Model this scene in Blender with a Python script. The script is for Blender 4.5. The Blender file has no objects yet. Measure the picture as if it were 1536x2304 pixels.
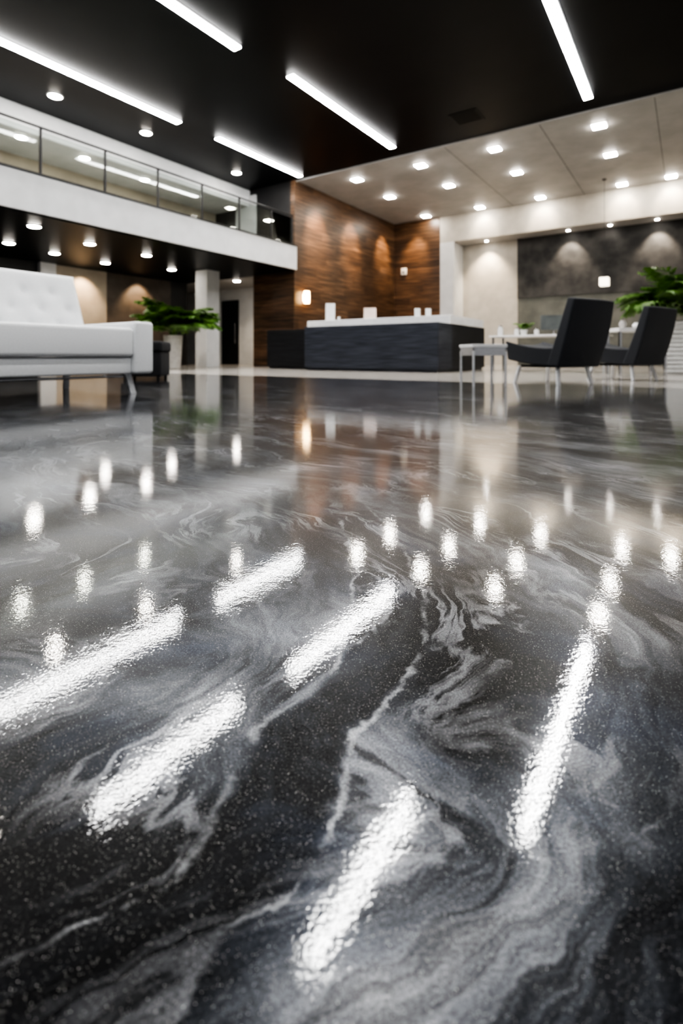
import bpy, bmesh, math, random
from mathutils import Vector, Matrix, Euler
random.seed(4)
C=bpy.context; col=C.scene.collection
YAW=math.radians(33.83)
def R(L,D):
    return (.8307*L-.5567*D, .5567*L+.8307*D)

# ------------------------------------------------------------ materials
def newmat(name):
    m=bpy.data.materials.new(name); m.use_nodes=True
    nt=m.node_tree; b=nt.nodes["Principled BSDF"]
    return m,nt,b
def pm(name,c1,c2,scale=4,rough=.5,metal=0,bump=0,stretch=(1,1,1),detail=4,coat=0,p0=.35,p1=.65,spec=.5,sheen=0):
    m,nt,b=newmat(name); N=nt.nodes; Lk=nt.links
    tc=N.new("ShaderNodeTexCoord"); mp=N.new("ShaderNodeMapping"); mp.inputs["Scale"].default_value=stretch
    Lk.new(tc.outputs["Object"],mp.inputs["Vector"])
    n=N.new("ShaderNodeTexNoise"); n.inputs["Scale"].default_value=scale; n.inputs["Detail"].default_value=detail
    Lk.new(mp.outputs[0],n.inputs["Vector"])
    r=N.new("ShaderNodeValToRGB"); r.color_ramp.elements[0].position=p0; r.color_ramp.elements[1].position=p1
    r.color_ramp.elements[0].color=(*c1,1); r.color_ramp.elements[1].color=(*c2,1)
    Lk.new(n.outputs["Fac"],r.inputs["Fac"]); Lk.new(r.outputs[0],b.inputs["Base Color"])
    b.inputs["Roughness"].default_value=rough; b.inputs["Metallic"].default_value=metal
    b.inputs["Coat Weight"].default_value=coat
    b.inputs["Specular IOR Level"].default_value=spec
    b.inputs["Sheen Weight"].default_value=sheen
    if bump:
        bp=N.new("ShaderNodeBump"); bp.inputs["Strength"].default_value=bump; bp.inputs["Distance"].default_value=.01
        Lk.new(n.outputs["Fac"],bp.inputs["Height"]); Lk.new(bp.outputs[0],b.inputs["Normal"])
    return m
def emis(name,colr,st):
    m,nt,b=newmat(name)
    b.inputs["Base Color"].default_value=(.8,.8,.8,1)
    b.inputs["Emission Color"].default_value=(*colr,1); b.inputs["Emission Strength"].default_value=st
    return m
M_white=pm("white_plaster",(.58,.585,.59),(.64,.645,.65),3,.6)
M_warmwhite=pm("warm_white_plaster",(.42,.39,.345),(.48,.45,.40),3,.6)
M_whiteceil=pm("white_ceiling_panels",(.34,.335,.325),(.40,.39,.38),2,.55)
M_cream=pm("cream_plaster",(.34,.29,.23),(.40,.345,.275),2,.6)
M_blackceil=pm("black_satin_ceiling",(.0012,.0016,.0021),(.0028,.0034,.0042),1.2,.40,spec=.16)
M_dark=pm("dark_panel",(.006,.006,.007),(.011,.011,.012),2,.5)
M_brown=pm("brown_grey_stone",(.06,.048,.038),(.11,.088,.07),2,.5,detail=8)
M_stone=pm("dark_stone_wall",(.012,.0118,.0115),(.060,.057,.054),2.2,.6,detail=12,bump=.35,p0=.34,p1=.70)
M_grey=pm("greige_wall",(.085,.088,.078),(.13,.13,.115),2,.6)
M_roomwall=pm("grey_wall",(.30,.30,.31),(.34,.34,.35),2,.6)
M_beige=pm("beige_polished_tile",(.44,.41,.37),(.52,.485,.44),1.5,.15,detail=6)
M_leather=pm("white_leather",(.80,.815,.83),(.86,.875,.89),90,.38,bump=.06)
M_fabric=pm("charcoal_fabric",(.020,.022,.027),(.034,.037,.045),260,.85,bump=.4,sheen=.1)
M_fabric2=pm("black_fabric",(.012,.012,.014),(.022,.022,.025),260,.85,bump=.4)
M_chrome=pm("brushed_chrome",(.80,.81,.83),(.90,.91,.93),40,.12,metal=1)
M_steel=pm("satin_steel",(.78,.80,.83),(.90,.92,.95),40,.32,metal=.55)
M_desk=pm("dark_blue_grey_veneer",(.020,.023,.031),(.056,.062,.080),5,.34,stretch=(.35,.35,9),detail=6,bump=.05)
M_desk2=pm("black_veneer",(.007,.007,.009),(.018,.019,.022),5,.35,stretch=(.35,.35,9),detail=6)
M_quartz=pm("white_quartz",(.78,.78,.78),(.85,.85,.85),8,.25)
M_paper=pm("white_acrylic",(.74,.74,.73),(.80,.80,.79),12,.4)
M_pink=pm("pale_pink_card",(.76,.62,.56),(.82,.68,.62),12,.5)
M_pot=pm("pale_concrete",(.46,.44,.42),(.56,.54,.51),9,.6,bump=.1)
M_leaf=pm("leaf_green",(.040,.11,.014),(.14,.27,.045),9,.42)
M_soil=pm("potting_soil",(.03,.02,.012),(.06,.04,.025),40,.9,bump=.5)
M_screen=pm("grey_screen",(.10,.11,.11),(.15,.16,.16),3,.2)
M_blackmetal=pm("black_metal",(.006,.006,.007),(.010,.010,.011),20,.4,metal=.2)
M_door=pm("white_door_paint",(.40,.41,.41),(.46,.46,.46),3,.45)
E_strip=emis("led_diffuser",(1.0,.99,.975),62)
E_down=emis("downlight_lens",(1.0,.935,.84),95)
E_warm=emis("warm_lamp_shade",(1.0,.62,.27),14)
E_pend=emis("pendant_shade_glow",(1.0,.88,.7),2.2)

def wood():
    m,nt,b=newmat("walnut_veneer_planks"); N=nt.nodes; Lk=nt.links
    tc=N.new("ShaderNodeTexCoord"); mp=N.new("ShaderNodeMapping"); mp.inputs["Scale"].default_value=(.5,.5,11)
    Lk.new(tc.outputs["Object"],mp.inputs["Vector"])
    n=N.new("ShaderNodeTexNoise"); n.inputs["Scale"].default_value=2.2; n.inputs["Detail"].default_value=9; n.inputs["Distortion"].default_value=.6
    Lk.new(mp.outputs[0],n.inputs["Vector"])
    r=N.new("ShaderNodeValToRGB"); e=r.color_ramp.elements
    e[0].position=.32; e[0].color=(.034,.018,.010,1); e[1].position=.7; e[1].color=(.175,.096,.050,1)
    x=e.new(.5); x.color=(.086,.045,.023,1)
    Lk.new(n.outputs["Fac"],r.inputs["Fac"])
    sx=N.new("ShaderNodeSeparateXYZ"); Lk.new(tc.outputs["Object"],sx.inputs[0])
    d=N.new("ShaderNodeMath"); d.operation='MULTIPLY'; d.inputs[1].default_value=1/.24; Lk.new(sx.outputs[2],d.inputs[0])
    fl=N.new("ShaderNodeMath"); fl.operation='FLOOR'; Lk.new(d.outputs[0],fl.inputs[0])
    xy=N.new("ShaderNodeMath"); xy.operation='ADD'; Lk.new(sx.outputs[0],xy.inputs[0]); Lk.new(sx.outputs[1],xy.inputs[1])
    of=N.new("ShaderNodeMath"); of.operation='MULTIPLY_ADD'; Lk.new(fl.outputs[0],of.inputs[0]); of.inputs[1].default_value=.37; 
    xs=N.new("ShaderNodeMath"); xs.operation='MULTIPLY'; xs.inputs[1].default_value=.45; Lk.new(xy.outputs[0],xs.inputs[0]); Lk.new(xs.outputs[0],of.inputs[2])
    fx=N.new("ShaderNodeMath"); fx.operation='FLOOR'; Lk.new(of.outputs[0],fx.inputs[0])
    cb=N.new("ShaderNodeCombineXYZ"); Lk.new(fl.outputs[0],cb.inputs[0]); Lk.new(fx.outputs[0],cb.inputs[1])
    wn=N.new("ShaderNodeTexWhiteNoise"); Lk.new(cb.outputs[0],wn.inputs["Vector"])
    mr=N.new("ShaderNodeMapRange"); mr.inputs["To Min"].default_value=.62; mr.inputs["To Max"].default_value=1.25; Lk.new(wn.outputs["Value"],mr.inputs["Value"])
    fr=N.new("ShaderNodeMath"); fr.operation='FRACT'; Lk.new(d.outputs[0],fr.inputs[0])
    g=N.new("ShaderNodeMath"); g.operation='GREATER_THAN'; g.inputs[1].default_value=.04; Lk.new(fr.outputs[0],g.inputs[0])
    g2=N.new("ShaderNodeMapRange"); g2.inputs["To Min"].default_value=.45; Lk.new(g.outputs[0],g2.inputs["Value"])
    mu=N.new("ShaderNodeMath"); mu.operation='MULTIPLY'; Lk.new(mr.outputs[0],mu.inputs[0]); Lk.new(g2.outputs[0],mu.inputs[1])
    vm=N.new("ShaderNodeVectorMath"); vm.operation='SCALE'; Lk.new(r.outputs[0],vm.inputs[0]); Lk.new(mu.outputs[0],vm.inputs["Scale"])
    Lk.new(vm.outputs[0],b.inputs["Base Color"]); b.inputs["Roughness"].default_value=.36
    return m
M_wood=wood()

def glass():
    m=bpy.data.materials.new("clear_glass"); m.use_nodes=True; nt=m.node_tree; N=nt.nodes; N.clear()
    o=N.new("ShaderNodeOutputMaterial"); mx=N.new("ShaderNodeMixShader"); t=N.new("ShaderNodeBsdfTransparent"); g=N.new("ShaderNodeBsdfGlossy")
    g.inputs["Roughness"].default_value=.02; t.inputs[0].default_value=(.82,.85,.83,1)
    f=N.new("ShaderNodeFresnel"); f.inputs[0].default_value=1.3
    nt.links.new(f.outputs[0],mx.inputs[0]); nt.links.new(t.outputs[0],mx.inputs[1]); nt.links.new(g.outputs[0],mx.inputs[2]); nt.links.new(mx.outputs[0],o.inputs[0])
    return m
M_glass=glass()

def epoxy():
    m,nt,b=newmat("marbled_metallic_epoxy"); N=nt.nodes; Lk=nt.links
    def M(op,a,b_=None,c=None,clamp=False):
        n=N.new("ShaderNodeMath"); n.operation=op; n.use_clamp=clamp
        for i,v in enumerate((a,b_,c)):
            if v is None: continue
            if isinstance(v,(int,float)): n.inputs[i].default_value=v
            else: Lk.new(v,n.inputs[i])
        return n.outputs[0]
    def V(op,a,b_=None,scale=None):
        n=N.new("ShaderNodeVectorMath"); n.operation=op
        for i,v in enumerate((a,b_)):
            if v is None: continue
            if isinstance(v,tuple): n.inputs[i].default_value=v
            else: Lk.new(v,n.inputs[i])
        if scale is not None: n.inputs["Scale"].default_value=scale
        return n.outputs[0]
    def noise(vec,scale,detail=4,rough=.55,dist=0,color=False):
        n=N.new("ShaderNodeTexNoise"); Lk.new(vec,n.inputs["Vector"])
        n.inputs["Scale"].default_value=scale; n.inputs["Detail"].default_value=detail; n.inputs["Roughness"].default_value=rough; n.inputs["Distortion"].default_value=dist
        return n.outputs["Color" if color else "Fac"]
    def smooth(x,a,b_,t0=0,t1=1):
        n=N.new("ShaderNodeMapRange"); n.interpolation_type='SMOOTHSTEP'
        Lk.new(x,n.inputs["Value"]); n.inputs["From Min"].default_value=a; n.inputs["From Max"].default_value=b_
        n.inputs["To Min"].default_value=t0; n.inputs["To Max"].default_value=t1
        return n.outputs[0]
    tc=N.new("ShaderNodeTexCoord"); mp=N.new("ShaderNodeMapping"); mp.inputs["Rotation"].default_value=(0,0,-YAW)
    Lk.new(tc.outputs["Object"],mp.inputs["Vector"]); c=mp.outputs[0]
    def warp(vec,scale,amp,detail=3,off=(0,0,0)):
        v=V('ADD',vec,off)
        w=V('SUBTRACT',noise(v,scale,detail,color=True),(.5,.5,.5))
        return V('ADD',vec,V('SCALE',w,None,amp))
    pts=[(.25,-.20),(.314,-.126),(.355,-.063),(.396,-.050),(.43,-.047),(.486,-.028),(.544,.015),(.628,.0495),(.77,.067),(.971,.06),(1.236,.002)]
    def river_x(y):
        fc=N.new("ShaderNodeFloatCurve"); cm=fc.mapping; cv=cm.curves[0]
        cv.points[0].location=(0,.1); cv.points[1].location=(1,.45)
        for (d,l) in pts: cv.points.new(d/1.4,l+.5)
        cm.update(); Lk.new(M('DIVIDE',y,1.4),fc.inputs["Value"])
        return M('SUBTRACT',fc.outputs[0],.5)
    # placed features: mild warps at three scales
    pA=warp(c,5,.04,3); pA=warp(pA,16,.026,4,(3,1,0)); pA=warp(pA,60,.008,4,(1,4,0))
    s=N.new("ShaderNodeSeparateXYZ"); Lk.new(pA,s.inputs[0]); X,Y=s.outputs[0],s.outputs[1]
    rx_=river_x(Y)
    p=warp(c,1.5,.45,2,(7,2,0)); p=warp(p,4.5,.16,3,(1,9,0)); p=warp(p,15,.035,4)
    sp=N.new("ShaderNodeSeparateXYZ"); Lk.new(p,sp.inputs[0])
    fx=M('SUBTRACT',sp.outputs[0],M('MULTIPLY',rx_,1.3))
    fx=M('MULTIPLY_ADD',sp.outputs[1],.34,fx)
    def flow(a,b2):
        cbn=N.new("ShaderNodeCombineXYZ"); Lk.new(M('MULTIPLY',fx,a),cbn.inputs[0]); Lk.new(M('MULTIPLY',sp.outputs[1],b2),cbn.inputs[1]); return cbn.outputs[0]
    fl_=flow(2.2,.75)
    n1=noise(fl_,2.0,7,.48,.4)
    n2=noise(flow(2.8,.7),6,8,.58,1.0)
    n3=noise(p,38,6,.7,.5)
    n4=noise(pA,4.5,3,.5,.3)
    n5=noise(flow(7.5,.7),6,8,.65,.5)
    val=M('ADD',M('ADD',M('MULTIPLY',n1,.46),M('MULTIPLY',n2,.18)),M('ADD',M('MULTIPLY',n3,.09),M('ADD',M('MULTIPLY',n4,.20),M('MULTIPLY',n5,.14))))
    val=M('MULTIPLY_ADD',M('SUBTRACT',val,.535),2.0,.510)
    def G(x0,y0,rx,ry):
        a=M('POWER',M('ABSOLUTE',M('DIVIDE',M('SUBTRACT',X,x0),rx)),2); d=M('POWER',M('ABSOLUTE',M('DIVIDE',M('SUBTRACT',Y,y0),ry)),2)
        return M('EXPONENT',M('MULTIPLY',M('ADD',a,d),-1.0))
    blobs=[(-.095,.658,.10,.07,.20),(-.16,.537,.10,.05,.19),(.196,.43,.10,.06,.19),(.034,.389,.04,.045,.19),(.103,.314,.10,.05,.18),
           (.477,.816,.14,.07,.17),(-.017,.291,.05,.03,.17),(-.38,1.275,.4,.2,.13),(.35,.62,.1,.04,.10),(-.3,.40,.05,.03,.10),(.216,.37,.06,.03,.14),
           (-.196,.371,.08,.045,-.17),(.134,.56,.055,.11,-.22),(-.09,.346,.06,.03,-.17),(.248,.62,.09,.05,-.15),(-.14,.291,.05,.03,-.12),
           (-.40,.68,.11,.06,-.18),(.30,1.1,.25,.12,-.10),(-.1,.95,.12,.06,-.05)]
    for (x0,y0,rx,ry,a) in blobs:
        val=M('MULTIPLY_ADD',G(x0,y0,rx,ry),a,val)
    delta=M('SUBTRACT',X,rx_); ad=M('ABSOLUTE',delta)
    win=M('MULTIPLY',smooth(Y,.28,.34),smooth(Y,1.3,1.0))
    bank=M('MULTIPLY',M('MULTIPLY',smooth(ad,.13,.05),smooth(ad,.034,.05)),win)
    val=M('MULTIPLY_ADD',bank,.10,val)
    river=M('MULTIPLY',smooth(ad,.048,.028),win)
    rv=M('MULTIPLY_ADD',n5,.40,M('MULTIPLY_ADD',n3,.30,.06))
    val=M('ADD',M('MULTIPLY',val,M('SUBTRACT',1.0,M('MULTIPLY',river,.85))),M('MULTIPLY',M('MULTIPLY',river,.85),rv))
    ramp=N.new("ShaderNodeValToRGB"); e=ramp.color_ramp.elements
    e[0].position=.32; e[0].color=(.0025,.0025,.003,1); e[1].position=1.0; e[1].color=(.52,.525,.54,1)
    for pos,cc in ((.43,(.007,.0076,.0095)),(.52,(.023,.0255,.031)),(.61,(.062,.067,.077)),(.71,(.145,.152,.167)),(.83,(.30,.308,.325))):
        x=e.new(pos); x.color=(*cc,1)
    Lk.new(val,ramp.inputs["Fac"]); colr=ramp.outputs[0]
    def mix(fac,a,colour):
        n=N.new("ShaderNodeMix"); n.data_type='RGBA'; Lk.new(fac,n.inputs["Factor"]); Lk.new(a,n.inputs["A"])
        n.inputs["B"].default_value=(*colour,1); return n.outputs["Result"]
    vn=M('ABSOLUTE',M('SUBTRACT',noise(fl_,2.6,8,.60,.8),.5))
    mk=smooth(noise(c,3.3,2),.40,.58)
    colr=mix(M('MULTIPLY',M('MULTIPLY',smooth(vn,.055,.005),mk),.80),colr,(.005,.005,.006))
    vl=M('ABSOLUTE',M('SUBTRACT',noise(V('ADD',fl_,(4,3,0)),3.0,10,.62,.7),.5))
    mk2=smooth(noise(V('ADD',c,(5,5,0)),5.0,5),.42,.66)
    colr=mix(M('MULTIPLY',M('MULTIPLY',smooth(vl,.040,.0),mk2),.42),colr,(.48,.49,.52))
    rough_e=M('ADD',ad,M('MULTIPLY',M('SUBTRACT',noise(c,45,5,.7),.5),.022))
    edge=M('MULTIPLY',M('MULTIPLY',smooth(M('ABSOLUTE',M('SUBTRACT',rough_e,.047)),.006,.0),win),smooth(noise(c,16,5,.65),.40,.60))
    colr=mix(M('MULTIPLY',edge,.50),colr,(.50,.51,.53))
    colr=mix(M('MULTIPLY',smooth(noise(p,6,3),.50,.75),.16),colr,(.05,.08,.16))
    def flakes(scale,r,thr,amt,colr):
        vo=N.new("ShaderNodeTexVoronoi"); vo.inputs["Scale"].default_value=scale; Lk.new(c,vo.inputs["Vector"])
        sc=N.new("ShaderNodeSeparateColor"); Lk.new(vo.outputs["Color"],sc.inputs[0])
        fl=M('MULTIPLY',M('LESS_THAN',vo.outputs["Distance"],r),M('GREATER_THAN',sc.outputs[0],thr))
        fl=M('MULTIPLY',fl,M('POWER',sc.outputs[1],2.0))
        return mix(M('MULTIPLY',fl,amt,clamp=True),colr,(.95,.92,.88))
    colr=flakes(950,.25,.62,.7,colr)
    colr=flakes(520,.15,.84,1.4,colr)
    gr=noise(c,520,2)
    g2=N.new("ShaderNodeVectorMath"); g2.operation='SCALE'; Lk.new(colr,g2.inputs[0]); Lk.new(smooth(gr,.3,.7,.6,1.45),g2.inputs["Scale"])
    Lk.new(g2.outputs[0],b.inputs["Base Color"])
    b.inputs["Metallic"].default_value=.28; b.inputs["Roughness"].default_value=.28; b.inputs["Specular IOR Level"].default_value=.10
    b.inputs["Coat Weight"].default_value=1; b.inputs["Coat Roughness"].default_value=.026; b.inputs["Coat IOR"].default_value=1.52
    h=M('ADD',M('MULTIPLY',noise(c,260,2),.00006),M('ADD',M('MULTIPLY',noise(c,12,2),.00010),M('MULTIPLY',noise(c,55,2),.00009)))
    bp=N.new("ShaderNodeBump"); bp.inputs["Strength"].default_value=1; bp.inputs["Distance"].default_value=1; Lk.new(h,bp.inputs["Height"])
    Lk.new(bp.outputs[0],b.inputs["Coat Normal"])
    h2=M('MULTIPLY',noise(c,420,3),.00022)
    bp2=N.new("ShaderNodeBump"); bp2.inputs["Strength"].default_value=1; bp2.inputs["Distance"].default_value=1; Lk.new(h2,bp2.inputs["Height"])
    Lk.new(bp2.outputs[0],b.inputs["Normal"])
    return m
M_epoxy=epoxy()

# ------------------------------------------------------------ mesh helpers
def box(bm,x0,x1,y0,y1,z0,z1,bev=0,seg=2,mat=None):
    r=bmesh.ops.create_cube(bm,size=1); vs=r["verts"]
    for v in vs:
        v.co=Vector(((x0+x1)/2+v.co.x*(x1-x0),(y0+y1)/2+v.co.y*(y1-y0),(z0+z1)/2+v.co.z*(z1-z0)))
    if bev:
        es={e for v in vs for e in v.link_edges}
        r2=bmesh.ops.bevel(bm,geom=list(es)+vs,offset=bev,segments=seg,profile=.5,affect='EDGES')
        vs=list({v for f in r2["faces"] for v in f.verts}|{v for v in vs if v.is_valid})
    if mat is not None:
        bmesh.ops.transform(bm,matrix=mat,verts=vs)
    return vs
def cyl(bm,p0,p1,r0,r1=None,seg=16):
    if r1 is None: r1=r0
    p0=Vector(p0);p1=Vector(p1);d=p1-p0
    q=d.to_track_quat('Z','Y').to_matrix().to_4x4()
    bmesh.ops.create_cone(bm,cap_ends=True,segments=seg,radius1=r0,radius2=r1,depth=d.length,matrix=Matrix.Translation((p0+p1)/2)@q)
def lathe(bm,prof,seg=28,c=(0,0)):
    rings=[]
    for (r,z) in prof:
        rings.append([bm.verts.new((c[0]+max(r,.0005)*math.cos(2*math.pi*i/seg),c[1]+max(r,.0005)*math.sin(2*math.pi*i/seg),z)) for i in range(seg)])
    for a,b in zip(rings,rings[1:]):
        for i in range(seg): bm.faces.new((a[i],a[(i+1)%seg],b[(i+1)%seg],b[i]))
    bm.faces.new(rings[0][::-1]); bm.faces.new(rings[-1])
def obj(name,bm,mat,parent=None,smooth=False,loc=(0,0,0)):
    bmesh.ops.recalc_face_normals(bm,faces=bm.faces)
    me=bpy.data.meshes.new(name); bm.to_mesh(me); bm.free()
    me.materials.append(mat)
    if smooth:
        for p in me.polygons: p.use_smooth=True
        try: me.set_sharp_from_angle(angle=math.radians(40))
        except Exception: pass
    o=bpy.data.objects.new(name,me); o.location=loc; col.objects.link(o)
    if parent: o.parent=parent
    return o
def boxo(name,dims,mat,parent=None,bev=0,seg=2,smooth=False):
    bm=bmesh.new(); box(bm,*dims,bev=bev,seg=seg); return obj(name,bm,mat,parent,smooth)
def thing(name,label,cat,loc,rot=0,group=None):
    e=bpy.data.objects.new(name,None); e.location=loc; e.rotation_euler=(0,0,rot); e.empty_display_size=.1
    col.objects.link(e); e["label"]=label; e["category"]=cat
    if group: e["group"]=group
    return e
def dup(e,loc,rot=None):
    n=e.copy(); n.location=loc
    if rot is not None: n.rotation_euler=(0,0,rot)
    col.objects.link(n)
    for ch in e.children:
        c2=ch.copy(); col.objects.link(c2); c2.parent=n
        for g in ch.children:
            g2=g.copy(); col.objects.link(g2); g2.parent=c2
    return n
def struct(name,x0,x1,y0,y1,z0,z1,mat,bev=0):
    o=boxo(name,(x0,x1,y0,y1,z0,z1),mat,bev=bev); o["kind"]="structure"; return o

# ------------------------------------------------------------ room shell
H=5.73
EDGE=6.6
struct("floor",-19,6,-4,EDGE,-.1,0,M_epoxy)
struct("floor.001",-19,6,EDGE,21,-.1,0,M_beige)
struct("ceiling",-11.9,6,-4,12.5,H,H+.15,M_blackceil)
struct("ceiling.001",-10.2,6,12.5,19,H,H+.15,M_whiteceil)
struct("trim_1",-10.05,6,12.46,12.54,H-.03,H-.001,M_whiteceil)
struct("wall_upper_soffit",-11.98,-11.9,-4,12.4,5.2,H+.15,M_white)
struct("ceiling.002",-13.6,-11.98,-4,12.4,5.2,5.3,M_whiteceil)
struct("wall_upper_back",-13.6,-13.5,-4,12.4,3.67,5.2,M_cream)
struct("wall_upper_end",-13.6,-10.2,12.4,12.5,2.95,H+.15,M_dark)
struct("floor_mezzanine",-15.1,-9.95,-4,12.4,2.97,3.67,M_white)
struct("trim_2",-10.02,-9.93,-4,12.4,3.67,3.71,M_blackmetal)
struct("ceiling.003",-15,-10.0,-4,12.4,2.94,2.97,M_blackceil)
d=struct("door_1",-12.5,-11.6,12.34,12.4,3.67,5.55,M_door,bev=.01)
bm=bmesh.new(); cyl(bm,(-11.7,12.33,4.7),(-11.7,12.28,4.7),.015); cyl(bm,(-11.7,12.28,4.7),(-11.85,12.28,4.7),.012); h=obj("door_handle",bm,M_chrome,d,True)
struct("wall_wood_side",-10.2,-10.05,12.4,18.9,0,H,M_wood)
struct("wall_wood_front",-11.75,-10.2,12.4,12.55,0,2.95,M_wood)
struct("wall_wood_far",-10.2,-8.05,18.9,19.05,0,H,M_wood)
struct("wall_lower_back",-15.1,-15,-4,7.26,0,2.94,M_dark)
struct("wall_lower_cream",-15.1,-15,7.69,9.31,0,2.94,M_cream)
struct("wall_pilaster",-15.1,-14.85,7.26,7.69,0,2.94,M_white)
struct("wall_lower_brown",-15.1,-15,9.31,11.7,0,2.94,M_brown)
struct("wall_lower_black",-15.1,-15,11.7,12.4,0,2.94,M_dark)
struct("wall_column",-12.53,-12.02,10.68,11.19,0,2.94,M_white,bev=.01)
struct("wall_corridor_back",-19,-11.65,14.5,14.6,0,2.95,M_white)
struct("wall_corridor_side",-11.75,-11.65,12.55,14.5,0,2.95,M_wood)
struct("wall_corridor_left",-19.1,-19,12.4,14.6,0,2.95,M_cream)
struct("ceiling.004",-19,-11.65,12.5,14.6,2.95,3.05,M_whiteceil)
d=struct("door_2",-15.4,-14.5,14.44,14.5,0,2.5,M_dark,bev=.01)
bm=bmesh.new(); cyl(bm,(-14.62,14.40,.8),(-14.62,14.40,1.6),.015); obj("door_handle",bm,M_chrome,d,True)
struct("wall_pier",-8.05,-7.5,18.9,20,0,4.72,M_white)
struct("wall_header",-8.05,6,18.9,19.02,4.72,H,M_warmwhite)
struct("ceiling.005",-7.5,6,19.02,20,4.72,4.85,M_whiteceil)
struct("wall_recess",-7.5,-5.35,19.9,20,0,4.72,M_warmwhite)
struct("wall_stone",-5.35,6,19.82,20,2.5,4.72,M_stone)
struct("wall_far_low",-5.35,6,19.86,20,0,2.5,M_grey)
struct("wall_right",6,6.1,-4,20,0,H+.15,M_roomwall)
struct("wall_rear",-15,6,-4.1,-4,0,H+.15,M_roomwall)
k=3
for u in (-5.25,-2.9,-.6):
    struct("trim_%d"%k,u-.008,u+.008,12.55,18.9,H-.004,H-.0005,M_grey); k+=1

e=thing("ceiling_vent","square black louvred air vent in the black ceiling","vent",(-4.17,11.3,H))
boxo("vent_frame",(-.32,.32,-.32,.32,-.012,0),M_blackceil,e,bev=.004)
bm=bmesh.new()
for i in range(9): box(bm,-.27,.27,-.26+i*.06,-.23+i*.06,-.02,-.01)
obj("vent_louvres",bm,M_blackceil,e)

# ------------------------------------------------------------ light fixtures, with added fill strips
def strip(u,v0,v1):
    e=thing("linear_ceiling_light","long white LED strip light recessed in the black ceiling","ceiling light",((u),(v0+v1)/2,H),group="linear LED lights in the black ceiling")
    h=(v1-v0)/2
    boxo("light_housing",(-.105,.105,-h-.02,h+.02,-.012,0),M_blackmetal,e)
    boxo("light_diffuser",(-.085,.085,-h,h,-.04,-.012),E_strip,e,bev=.013)
for u,v0,v1 in ((-9.75,3.2,7.84),(-9.66,8.91,12.2),(-6.55,3.9,6.52),(-6.35,7.7,11.85),(-1.75,6.7,11.85),(-3.15,4.1,6.4),
                (-6.5,-2.5,1.5),(-1.75,-2.5,1.5),(1.6,-1.5,3.0)):  # these three unseen strips are added around the camera as fill light
    strip(u,v0,v1)
def make_round(name,label,r,em,group):
    e=thing(name,label,"downlight",(0,0,0),group=group)
    bm=bmesh.new(); lathe(bm,[(r*.8,0),(r*1.18,0),(r*1.2,-.008),(r*1.0,-.018),(r*.8,-.012)],28); obj("trim_ring",bm,M_white,e,True)
    bm=bmesh.new(); lathe(bm,[(r,-.002),(r,-.016),(r*.85,-.028),(r*.3,-.034)],28); obj("lens",bm,em,e,True)
    return e
def make_square(name,label,s,em,group):
    e=thing(name,label,"downlight",(0,0,0),group=group)
    boxo("trim_ring",(-s-.03,s+.03,-s-.03,s+.03,-.014,0),M_white,e,bev=.004)
    boxo("lens",(-s,s,-s,s,-.036,-.012),em,e,bev=.01)
    return e
def place(e,pts):
    first=True
    for p in pts:
        if first: e.location=p; first=False
        else: dup(e,p)
place(make_round("recessed_downlight","round warm white downlight in the black ceiling",.13,E_down,"round downlights in the black ceiling"),
      [(-10.9,5.62,H),(-10.88,7.77,H),(-11.05,10.95,H),(-7.5,2.9,H),(-10.9,3.4,H)])
place(make_round("recessed_downlight","round warm white downlight in the mezzanine ceiling",.12,E_down,"round downlights above the mezzanine"),
      [(-12.3,5.6,5.2),(-12.3,7.05,5.2),(-12.45,8.85,5.2)])
place(make_round("recessed_downlight","round warm downlight under the mezzanine",.12,E_down,"round downlights under the mezzanine"),
      [(-10.86,5.19,2.94),(-12.96,5.64,2.94),(-13.29,6.84,2.94),(-11.5,6.72,2.94),(-13.5,8.34,2.94),(-11.6,8.3,2.94),(-12.9,10.1,2.94)])
place(make_round("recessed_downlight","round warm downlight in the white corridor ceiling",.12,E_down,"downlight in the corridor"),[(-13.06,12.95,2.95)])
place(make_square("square_downlight","square warm white downlight in the white ceiling",.14,E_down,"square downlights in the white ceiling"),
      [(u,v,H) for u in (-8.42,-6.3,-4.2,-1.75) for v in (13.42,15.5,18.4)]+[(-.45,18.4,H),(.6,13.4,H),(.6,15.5,H)])
place(make_round("recessed_downlight","small round downlight in the soffit before the stone wall",.06,E_down,"small soffit downlights"),
      [(-6.4,19.45,4.72),(-3.5,19.4,4.72),(-2.2,19.4,4.72),(-.85,19.4,4.72),(1.6,19.4,4.72)])
def spot(loc,target,power,angle=60,blend=.6,colr=(1,.82,.6),size=.05):
    l=bpy.data.lights.new("spot_lamp",'SPOT'); l.energy=power; l.spot_size=math.radians(angle); l.spot_blend=blend; l.color=colr; l.shadow_soft_size=size
    o=bpy.data.objects.new("spot_lamp",l); o.location=loc
    o.rotation_euler=(Vector(target)-Vector(loc)).to_track_quat('-Z','Y').to_euler(); col.objects.link(o)
W=(1,.74,.48)
for v in (13.42,15.5,17.8): spot((-9.0,v,H-.08),(-10.05,v+.1,4.3),680,50,.9,W)
spot((-8.9,18.1,H-.08),(-9.1,18.9,4.3),420,54,.9,W)
for u in (-3.5,-.85,1.6): spot((u,19.35,4.66),(u,19.82,3.6),200,76,.6,(1,.86,.7))
spot((-6.4,19.4,4.66),(-6.5,19.9,3.0),300,90,.8)
for u in (-6.3,-4.2,-1.75,-.45): spot((u,18.4,H-.08),(u,18.9,5.1),60,80,.7)
for v in (8.5,10.4,5.5): spot((-14.5,v,2.88),(-15,v,1.9),140,85,.7,W)
spot((-13.06,12.95,2.85),(-13.2,13.4,0),120,110,.8)
spot((-11.2,8.3,2.9),(-11.3,9.0,1.2),140,70,.8,(1,.92,.8))

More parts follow.
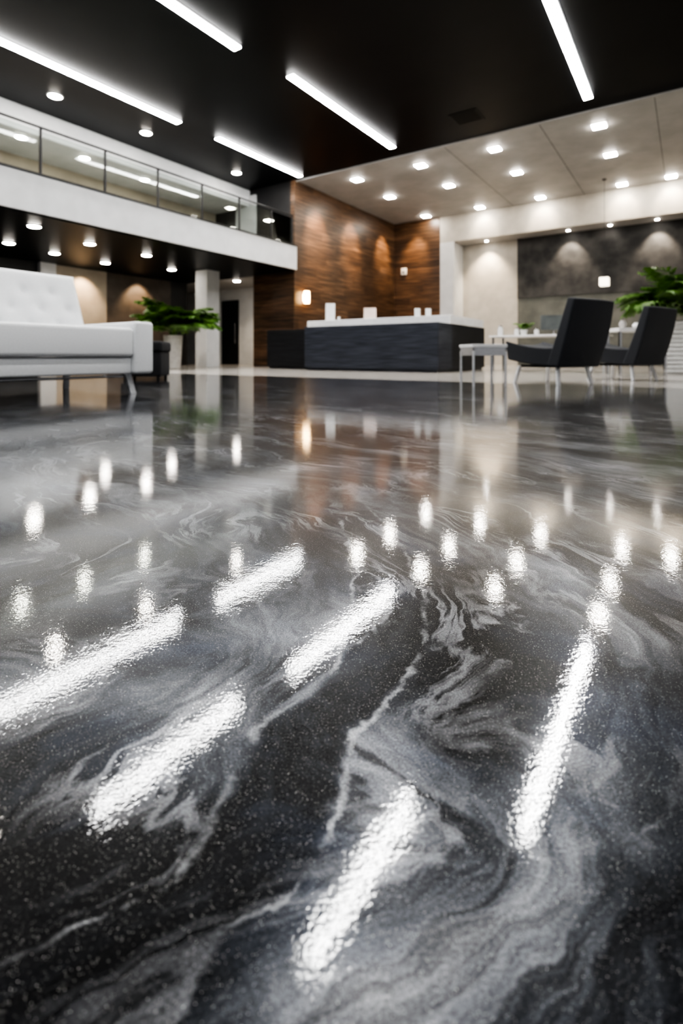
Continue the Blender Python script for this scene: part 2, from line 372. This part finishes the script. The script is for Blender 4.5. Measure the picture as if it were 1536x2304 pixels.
# ------------------------------------------------------------ glass railing
e=thing("glass_railing","glass balustrade with dark posts along the mezzanine edge","railing",(-10.08,0,3.67))
vs=[-2.81,-1.52,-.23,1.06,2.35,3.64,4.93,6.22,7.51,8.8,10.09,11.38,12.33]
for i,v in enumerate(vs):
    bm=bmesh.new(); box(bm,-.02,.02,v-.02,v+.02,0,.93,bev=.004); box(bm,-.04,.04,v-.05,v+.05,0,.012)
    obj("post",bm,M_blackmetal,e)
    if i: boxo("glass_panel",(-.006,.006,vs[i-1]+.035,v-.035,.06,.88),M_glass,e)
boxo("handrail",(-.03,.03,-3.9,12.36,.93,.965),M_blackmetal,e,bev=.01)

# ------------------------------------------------------------ reception desk
e=thing("reception_desk","dark blue-grey veneered reception desk with raised white counter","reception desk",(0,0,0))
bm=bmesh.new()
box(bm,-7.64,-4.22,9.81,10.55,.06,1.03,bev=.006); box(bm,-7.6,-4.26,9.86,10.5,0,.06)
obj("desk_front",bm,M_desk,e)
bm=bmesh.new(); box(bm,-4.95,-4.224,10.55,12.68,.06,1.03,bev=.006); box(bm,-4.9,-4.27,10.5,12.64,0,.06); obj("desk_side",bm,M_desk2,e)
bm=bmesh.new(); box(bm,-9.5,-7.2,10.55,11.3,.06,1.03,bev=.006); box(bm,-9.46,-7.2,10.6,11.25,0,.06); obj("desk_return",bm,M_desk2,e)
bm=bmesh.new(); box(bm,-8.05,-4.22,10.45,11.2,1.03,1.22,bev=.008); box(bm,-4.95,-4.22,11.2,12.6,1.03,1.22,bev=.008); obj("counter_top",bm,M_quartz,e)
def stand(name,label,cat,loc,w,h,mat,rot):
    t=thing(name,label,cat,loc,rot)
    bm=bmesh.new(); box(bm,-w/2,w/2,-.008,.008,.02,h,bev=.003,mat=Matrix.Rotation(-.12,4,'X')); obj("panel",bm,mat,t)
    boxo("stand_base",(-w/2,w/2,-.07,.07,0,.022),M_paper,t,bev=.004)
stand("sign_stand","blank white acrylic sign holder on the reception counter","sign holder",(-7.55,10.75,1.22),.24,.46,M_paper,.5)
stand("leaflet_holder","pale pink card holder on the reception counter","card holder",(-6.35,10.7,1.22),.30,.28,M_pink,.5)
for i,(u,v) in enumerate(((-5.15,10.8),(-4.95,10.95))):
    stand("card_holder","small white card holder on the reception counter","card holder",(u,v,1.22),.13,.21,M_paper,.6)
t=thing("paper_cup","small white paper cup on the reception counter","cup",(-7.25,10.7,1.22))
bm=bmesh.new(); lathe(bm,[(.028,0),(.038,.09),(.041,.092),(.036,.088),(.026,.01)],20); obj("cup_body",bm,M_paper,t,True)

e=thing("wall_sconce","small glowing warm wall lamp on the walnut wall","wall lamp",(-10.05,12.85,2.0))
boxo("wall_plate",(0,.02,-.06,.06,.05,.28),M_chrome,e,bev=.004)
bm=bmesh.new(); cyl(bm,(.02,0,.12),(.1,0,.12),.012); obj("bracket",bm,M_chrome,e,True)
bm=bmesh.new(); lathe(bm,[(.08,-.02),(.095,.0),(.1,.16),(.095,.34),(.08,.36)],24,(.13,0)); obj("lamp_shade",bm,E_warm,e,True)
e=thing("wall_sensor","small white sensor box on the walnut wall","sensor",(-9.6,18.9,3.75))
boxo("sensor_body",(-.12,.12,-.08,0,-.14,.14),M_paper,e,bev=.02,seg=3,smooth=True)
bm=bmesh.new(); cyl(bm,(0,-.078,-.03),(0,-.1,-.04),.05,.04); obj("sensor_lens",bm,M_screen,e,True)

e=thing("pendant_lamp","small square glowing pendant lamp on a thin cord","pendant lamp",(-2.15,17.6,H))
bm=bmesh.new(); cyl(bm,(0,0,0),(0,0,-3.0),.006,seg=8); cyl(bm,(0,0,0),(0,0,-.03),.06); obj("cord",bm,M_blackmetal,e,True)
boxo("lamp_shade",(-.13,.13,-.13,.13,-3.26,-3.0),E_pend,e,bev=.02)

# ------------------------------------------------------------ sofa
e=thing("sofa","white leather tufted sofa with chrome blade legs","sofa",(-4.85,1.975,0))
boxo("sofa_base",(-.62,.66,-.87,.87,.185,.335),M_leather,e,bev=.02,seg=3,smooth=True)
boxo("seat_cushion",(-.42,.70,-.868,.868,.34,.60),M_leather,e,bev=.035,seg=4,smooth=True)
for a,b_ in ((-1.075,-.875),(.875,1.075)):
    boxo("armrest",(-.66,.70,a,b_,.185,.66),M_leather,e,bev=.03,seg=4,smooth=True)
bm=bmesh.new(); ny,nz=88,28; Ly=1.02; grid=[]
tufts=[]
for r_ in range(3):
    for k_ in range(7):
        y=-Ly+ (k_+.5+(.5 if r_%2 else 0))*2*Ly/7.5; z=.2+.18*r_
        if y<Ly-.05: tufts.append((y,z))
def backpt(y,s,off):
    ang=math.radians(22); x=-.30-s*math.sin(ang)+off*math.cos(ang); z=.46+s*math.cos(ang)+off*math.sin(ang)
    return Vector((x,y,z))
Hs=.78
for i in range(ny+1):
    row=[]
    for j in range(nz+1):
        y=-Ly+2*Ly*i/ny; s_=Hs*j/nz
        edge=min(1,min(y+Ly,Ly-y)/.05)*1.0; ez=min(1,(Hs-s_)/.05)
        off=.03*math.sqrt(max(0,1-(1-edge)**2))*math.sqrt(max(0,1-(1-ez)**2))
        for (ty,tz) in tufts:
            d2=(y-ty)**2+(s_-tz)**2; off-=.030*math.exp(-d2/.0010)+.010*math.exp(-d2/.008)
        row.append(bm.verts.new(backpt(y,s_,off)))
    grid.append(row)
for i in range(ny):
    for j in range(nz): bm.faces.new((grid[i][j],grid[i+1][j],grid[i+1][j+1],grid[i][j+1]))
bk=[]
for (y,s_) in ((-Ly,0),(Ly,0),(Ly,Hs),(-Ly,Hs)): bk.append(bm.verts.new(backpt(y,s_,-.2)))
bm.faces.new(bk[::-1])
bm.faces.new([grid[i][nz] for i in range(ny+1)]+[bk[2],bk[3]])
bm.faces.new([grid[i][0] for i in range(ny,-1,-1)]+[bk[0],bk[1]])
bm.faces.new([grid[0][j] for j in range(nz+1)]+[bk[3],bk[0]])
bm.faces.new([grid[ny][j] for j in range(nz,-1,-1)]+[bk[1],bk[2]])
obj("backrest",bm,M_leather,e,True)
bm=bmesh.new(); bmesh.ops.create_uvsphere(bm,u_segments=10,v_segments=6,radius=.012)
bmesh.ops.scale(bm,vec=(.5,1,1),verts=bm.verts)
ty,tz=tufts[0]; bo=obj("tuft_button",bm,M_leather,e,True); bo.location=backpt(ty,tz,-.008)
for ty,tz in tufts[1:]:
    c2=bo.copy(); c2.location=backpt(ty,tz,-.008); col.objects.link(c2); c2.parent=e
for sx in (-1,1):
    for sy in (-1,1):
        bm=bmesh.new(); x=.02+.52*sx; y=.90*sy
        v=box(bm,-.016,.016,-.028,.028,-.2,0); 
        for q in v:
            q.co.x+= x-(q.co.z)*.28*sx*1.0 ; q.co.y+= y-(q.co.z)*.12*sy; q.co.z+=.2
        bmesh.ops.bevel(bm,geom=bm.edges[:],offset=.003,segments=2,affect='EDGES')
        obj("leg",bm,M_steel,e)
bm=bmesh.new(); cyl(bm,(.5,-.88,.16),(.5,.88,.16),.012); cyl(bm,(-.46,-.88,.16),(-.46,.88,.16),.012); cyl(bm,(-.46,0,.16),(.5,0,.16),.012)
for (x,y) in ((.5,.7),(.5,-.7),(-.46,.7),(-.46,-.7)): cyl(bm,(x,y,.16),(x,y,.2),.012)
obj("crossbar",bm,M_chrome,e,True)

# ------------------------------------------------------------ lounge chairs (front = +y)
def lounge(label,loc,rot,mat):
    e=thing("lounge_chair",label,"armchair",loc,rot,"lounge chairs")
    bm=bmesh.new(); n=12
    prof=[]
    for i in range(n+1):
        t=i/n; y=-.36+.80*t
        zt=.42+.10*t**1.6-.02*math.sin(math.pi*t); zb=.22+.08*t**2
        prof.append((y,zt,zb))
    nx=10
    top=[];bot=[]
    for (y,zt,zb) in prof:
        a=[];b=[]
        for j in range(nx+1):
            x=-1+2*j/nx; w=.37
            rim=.05*abs(x)**4
            a.append(bm.verts.new((x*w,y,zt+rim-.02))); b.append(bm.verts.new((x*w*.92,y*.97,zb)))
        top.append(a);bot.append(b)
    for i in range(n):
        for j in range(nx):
            bm.faces.new((top[i][j],top[i][j+1],top[i+1][j+1],top[i+1][j])); bm.faces.new((bot[i][j],bot[i+1][j],bot[i+1][j+1],bot[i][j+1]))
        bm.faces.new((top[i][0],top[i+1][0],bot[i+1][0],bot[i][0])); bm.faces.new((top[i][nx],bot[i][nx],bot[i+1][nx],top[i+1][nx]))
    for j in range(nx):
        bm.faces.new((top[0][j],bot[0][j],bot[0][j+1],top[0][j+1])); bm.faces.new((top[n][j],top[n][j+1],bot[n][j+1],bot[n][j]))
    bmesh.ops.recalc_face_normals(bm,faces=bm.faces)
    o=obj("seat",bm,mat,e,True)
    mb=o.modifiers.new("b",'BEVEL'); mb.width=.02; mb.segments=3; mb.limit_method='ANGLE'; mb.angle_limit=math.radians(35)
    bm=bmesh.new(); rows=10; F=[];B=[]
    for i in range(rows+1):
        t=i/rows; z=.23+.79*t; y=-.25-.28*t-.02*math.sin(math.pi*t); th=.15-.07*t; w=.385+.02*math.sin(math.pi*t)-.01*t
        f=[];b=[]
        for j in range(nx+1):
            x=-1+2*j/nx; cup=.045*abs(x)**2.5
            f.append(bm.verts.new((x*w,y+cup,z))); b.append(bm.verts.new((x*w,y+cup*.6-th,z-.02)))
        F.append(f);B.append(b)
    for i in range(rows):
        for j in range(nx):
            bm.faces.new((F[i][j],F[i][j+1],F[i+1][j+1],F[i+1][j])); bm.faces.new((B[i][j],B[i+1][j],B[i+1][j+1],B[i][j+1]))
        bm.faces.new((F[i][0],F[i+1][0],B[i+1][0],B[i][0])); bm.faces.new((F[i][nx],B[i][nx],B[i+1][nx],F[i+1][nx]))
    for j in range(nx):
        bm.faces.new((F[0][j],B[0][j],B[0][j+1],F[0][j+1])); bm.faces.new((F[rows][j],F[rows][j+1],B[rows][j+1],B[rows][j]))
    o=obj("backrest",bm,mat,e,True)
    mb=o.modifiers.new("b",'BEVEL'); mb.width=.022; mb.segments=3; mb.limit_method='ANGLE'; mb.angle_limit=math.radians(35)
    bm=bmesh.new(); box(bm,-.26,.26,-.28,.28,.205,.235,bev=.004); obj("under_frame",bm,M_blackmetal,e)
    for sx in (-1,1):
        for sy in (-1,1):
            bm=bmesh.new(); v=box(bm,-.027,.027,-.014,.014,-.22,0)
            for q in v:
                dz=q.co.z; q.co.x+=.27*sx-dz*.2*sx; q.co.y+=.28*sy-dz*.2*sy; q.co.z+=.22
            bmesh.ops.bevel(bm,geom=bm.edges[:],offset=.003,segments=2,affect='EDGES')
            obj("leg",bm,M_steel,e)
    return e
u,v=R(2.66,6.54); lounge("charcoal fabric lounge chair with splayed chrome legs beside the side table",(u,v,0),YAW+math.radians(30),M_fabric)
u,v=R(4.08,7.55); lounge("charcoal fabric lounge chair with splayed chrome legs beside a planter",(u,v,0),YAW+math.radians(33),M_fabric)
u,v=R(-2.9,7.7)
e=thing("ottoman","black fabric square ottoman standing behind the white sofa","ottoman",(u,v,0),YAW+.1)
boxo("cushion",(-.3,.3,-.3,.3,.40,.56),M_fabric2,e,bev=.04,seg=4,smooth=True)
boxo("ottoman_base",(-.28,.28,-.28,.28,.05,.40),M_fabric2,e,bev=.02,seg=3,smooth=True)
for sx in (-1,1):
    for sy in (-1,1):
        bm=bmesh.new(); cyl(bm,(sx*.23,sy*.23,0),(sx*.23,sy*.23,.05),.02); obj("leg",bm,M_blackmetal,e,True)

u,v=R(1.66,6.1)
e=thing("side_table","small square white-topped side table with slim chrome legs","side table",(u,v,0),YAW+math.radians(8))
boxo("table_top",(-.21,.21,-.21,.21,.445,.48),M_quartz,e,bev=.005)
bm=bmesh.new(); 
for (a,b_,c_,d_) in ((-.20,.20,-.20,-.185),(-.20,.20,.185,.20),(-.20,-.185,-.20,.20),(.185,.20,-.20,.20)): box(bm,a,b_,c_,d_,.35,.445)
obj("apron",bm,M_chrome,e)
for sx in (-1,1):
    for sy in (-1,1):
        boxo("leg",(sx*.192-.011,sx*.192+.011,sy*.192-.011,sy*.192+.011,0,.40),M_steel,e,bev=.002)

# ------------------------------------------------------------ plants
def foliage(e,z0,n,length,seed,elmin=.6,lw=.034):
    rnd=random.Random(seed); bm=bmesh.new()
    for k_ in range(n):
        az=2*math.pi*k_/n*2.4+rnd.uniform(-.3,.3); Lf=length*rnd.uniform(.7,1.1); el=rnd.uniform(elmin,1.5)
        P=Vector((rnd.uniform(-.05,.05),rnd.uniform(-.05,.05),z0)); pts=[P.copy()]; ns=12
        for i in range(ns):
            d=Vector((math.cos(az)*math.cos(el),math.sin(az)*math.cos(el),math.sin(el))); P=P+d*(Lf/ns); pts.append(P.copy()); el-=.09+.06*rnd.random()
        side=Vector((-math.sin(az),math.cos(az),0))
        for i in range(ns):
            a,b_=pts[i],pts[i+1]; w=.006
            q=[bm.verts.new(a-side*w),bm.verts.new(a+side*w),bm.verts.new(b_+side*w*.7),bm.verts.new(b_-side*w*.7)]; bm.faces.new(q)
            if i>2:
                t=i/ns; ll=Lf*.30*math.sin(math.pi*min(1,.2+t*.8))+.04*length; fwd=(b_-a).normalized()
                for s_ in (-1,1):
                    for hh in (0,.5):
                        base=a.lerp(b_,hh); dr=(side*s_+fwd*.9+Vector((0,0,-.1+rnd.uniform(-.25,.2)))).normalized()
                        wv=fwd*lw*length
                        m1=base+dr*ll*.5+Vector((0,0,.01)); tip=base+dr*ll+Vector((0,0,-.03*length))
                        vv=[bm.verts.new(base),bm.verts.new(m1-wv),bm.verts.new(tip),bm.verts.new(m1+wv)]
                        bm.faces.new(vv)
    o=obj("foliage",bm,M_leaf,e)
    return o
u,v=R(-4.35,13.4)
e=thing("potted_palm","leafy green palm in a tall pale concrete planter","potted plant",(u,v,0))
bm=bmesh.new(); lathe(bm,[(.17,0),(.19,.02),(.24,.84),(.24,.87),(.21,.87),(.20,.80)],32); obj("pot",bm,M_pot,e,True)
bm=bmesh.new(); lathe(bm,[(.195,.79),(.195,.82),(.1,.83)],24); obj("soil",bm,M_soil,e,True)
foliage(e,.82,64,1.35,3,.8)
u,v=R(6.7,10.0)
e=thing("potted_palm","bushy green palm in a slatted white box planter","potted plant",(u,v,0))
bm=bmesh.new(); box(bm,-.36,.36,-.36,.36,0,.95)
for i in range(11): box(bm,-.40,.40,-.40,.40,.03+i*.082,.085+i*.082,bev=.006)
box(bm,-.41,.41,-.41,.41,.95,1.0,bev=.006); obj("planter_box",bm,M_paper,e)
bm=bmesh.new(); lathe(bm,[(.3,1.0),(.3,1.02),(.1,1.03)],24); obj("soil",bm,M_soil,e,True)
foliage(e,1.02,60,1.45,9,.75)

e=thing("communal_table","long white communal table with chrome legs","table",(-2.55,12.0,0))
boxo("table_top",(-1.2,1.2,-.45,.45,.76,.80),M_quartz,e,bev=.006)
for sx in (-1,1):
    for sy in (-1,1): boxo("leg",(sx*1.12-.02,sx*1.12+.02,sy*.38-.02,sy*.38+.02,0,.76),M_chrome,e,bev=.003)
def monitor(loc,rot):
    t=thing("computer_monitor","thin grey computer monitor on the white table","monitor",loc,rot,"monitors on the white table")
    boxo("screen",(-.28,.28,-.012,.012,.12,.45),M_screen,t,bev=.005)
    bm=bmesh.new(); cyl(bm,(0,.02,.01),(0,.02,.25),.015); obj("neck",bm,M_chrome,t,True)
    boxo("monitor_base",(-.11,.11,-.07,.09,0,.012),M_chrome,t,bev=.004)
monitor((-2.5,12.2,.8),.4); monitor((-1.75,12.2,.8),.55)
def jar(name,label,cat,loc,r,h,mat):
    t=thing(name,label,cat,loc); bm=bmesh.new()
    lathe(bm,[(r*.75,0),(r,h*.15),(r,h*.75),(r*.7,h*.9),(r*.72,h),(r*.6,h),(r*.55,h*.85)],22); obj("jar_body",bm,mat,t,True)
    bm=bmesh.new(); lathe(bm,[(r*.74,h),(r*.74,h*1.08),(r*.2,h*1.12),(r*.18,h*1.18)],18); obj("lid",bm,M_chrome,t,True)
jar("ceramic_jar","white lidded ceramic jar on the white table","jar",(-3.55,11.75,.8),.06,.2,M_paper)
jar("ceramic_jar","white lidded ceramic jar on the white table","jar",(-3.2,11.8,.8),.05,.15,M_paper)
jar("ceramic_jar","small beige lidded jar on the white table","jar",(-1.6,11.75,.8),.055,.13,M_pot)
jar("ceramic_jar","white lidded ceramic jar on the white table","jar",(-2.75,11.7,.8),.05,.12,M_paper)
e=thing("potted_plant","small green plant in a white pot on the table","potted plant",(-3.15,12.2,.8))
bm=bmesh.new(); lathe(bm,[(.06,0),(.08,.12),(.082,.14),(.07,.14),(.065,.12)],20); obj("pot",bm,M_paper,e,True)
foliage(e,.13,22,.26,5,1.0,.05)
u,v=R(5.1,9.0)
e=thing("console_table","white console table behind the lounge chairs","table",(u,v,0),YAW)
boxo("table_top",(-.42,.42,-.25,.25,.76,.82),M_quartz,e,bev=.006)
for sx in (-1,1):
    for sy in (-1,1): boxo("leg",(sx*.38-.02,sx*.38+.02,sy*.21-.02,sy*.21+.02,0,.76),M_chrome,e,bev=.003)
for dx,r_,h_,mt,lb in ((-.25,.06,.14,M_pot,"beige stoneware vase on the white console"),(0,.08,.1,M_quartz,"white ceramic bowl on the white console"),(.25,.05,.18,M_paper,"slim white vase on the white console")):
    uu,vv=R(5.1+dx,8.95); t=thing("vase",lb,"vase",(uu,vv,.82)); bm=bmesh.new()
    lathe(bm,[(r_*.6,0),(r_,h_*.4),(r_*.9,h_*.7),(r_*.55,h_*.9),(r_*.65,h_),(r_*.5,h_)],22); obj("vase_body",bm,mt,t,True)

# ------------------------------------------------------------ camera, world, colour
w=bpy.data.worlds.new("World"); C.scene.world=w; w.use_nodes=True
w.node_tree.nodes["Background"].inputs[0].default_value=(.5,.55,.6,1); w.node_tree.nodes["Background"].inputs[1].default_value=.05
cam=bpy.data.cameras.new("Camera"); co=bpy.data.objects.new("Camera",cam); col.objects.link(co)
co.location=(0,0,.35); co.rotation_euler=(math.radians(90),0,YAW)
cam.sensor_fit='HORIZONTAL'; cam.sensor_width=36; cam.lens=1167/1536*36; cam.shift_y=-352/1536
cam.clip_start=.02
cam.dof.use_dof=True; cam.dof.focus_distance=.85; cam.dof.aperture_fstop=5.6
C.scene.camera=co
C.scene.view_settings.view_transform='AgX'
try: C.scene.view_settings.look='AgX - High Contrast'
except Exception: pass
C.scene.view_settings.exposure=0.40
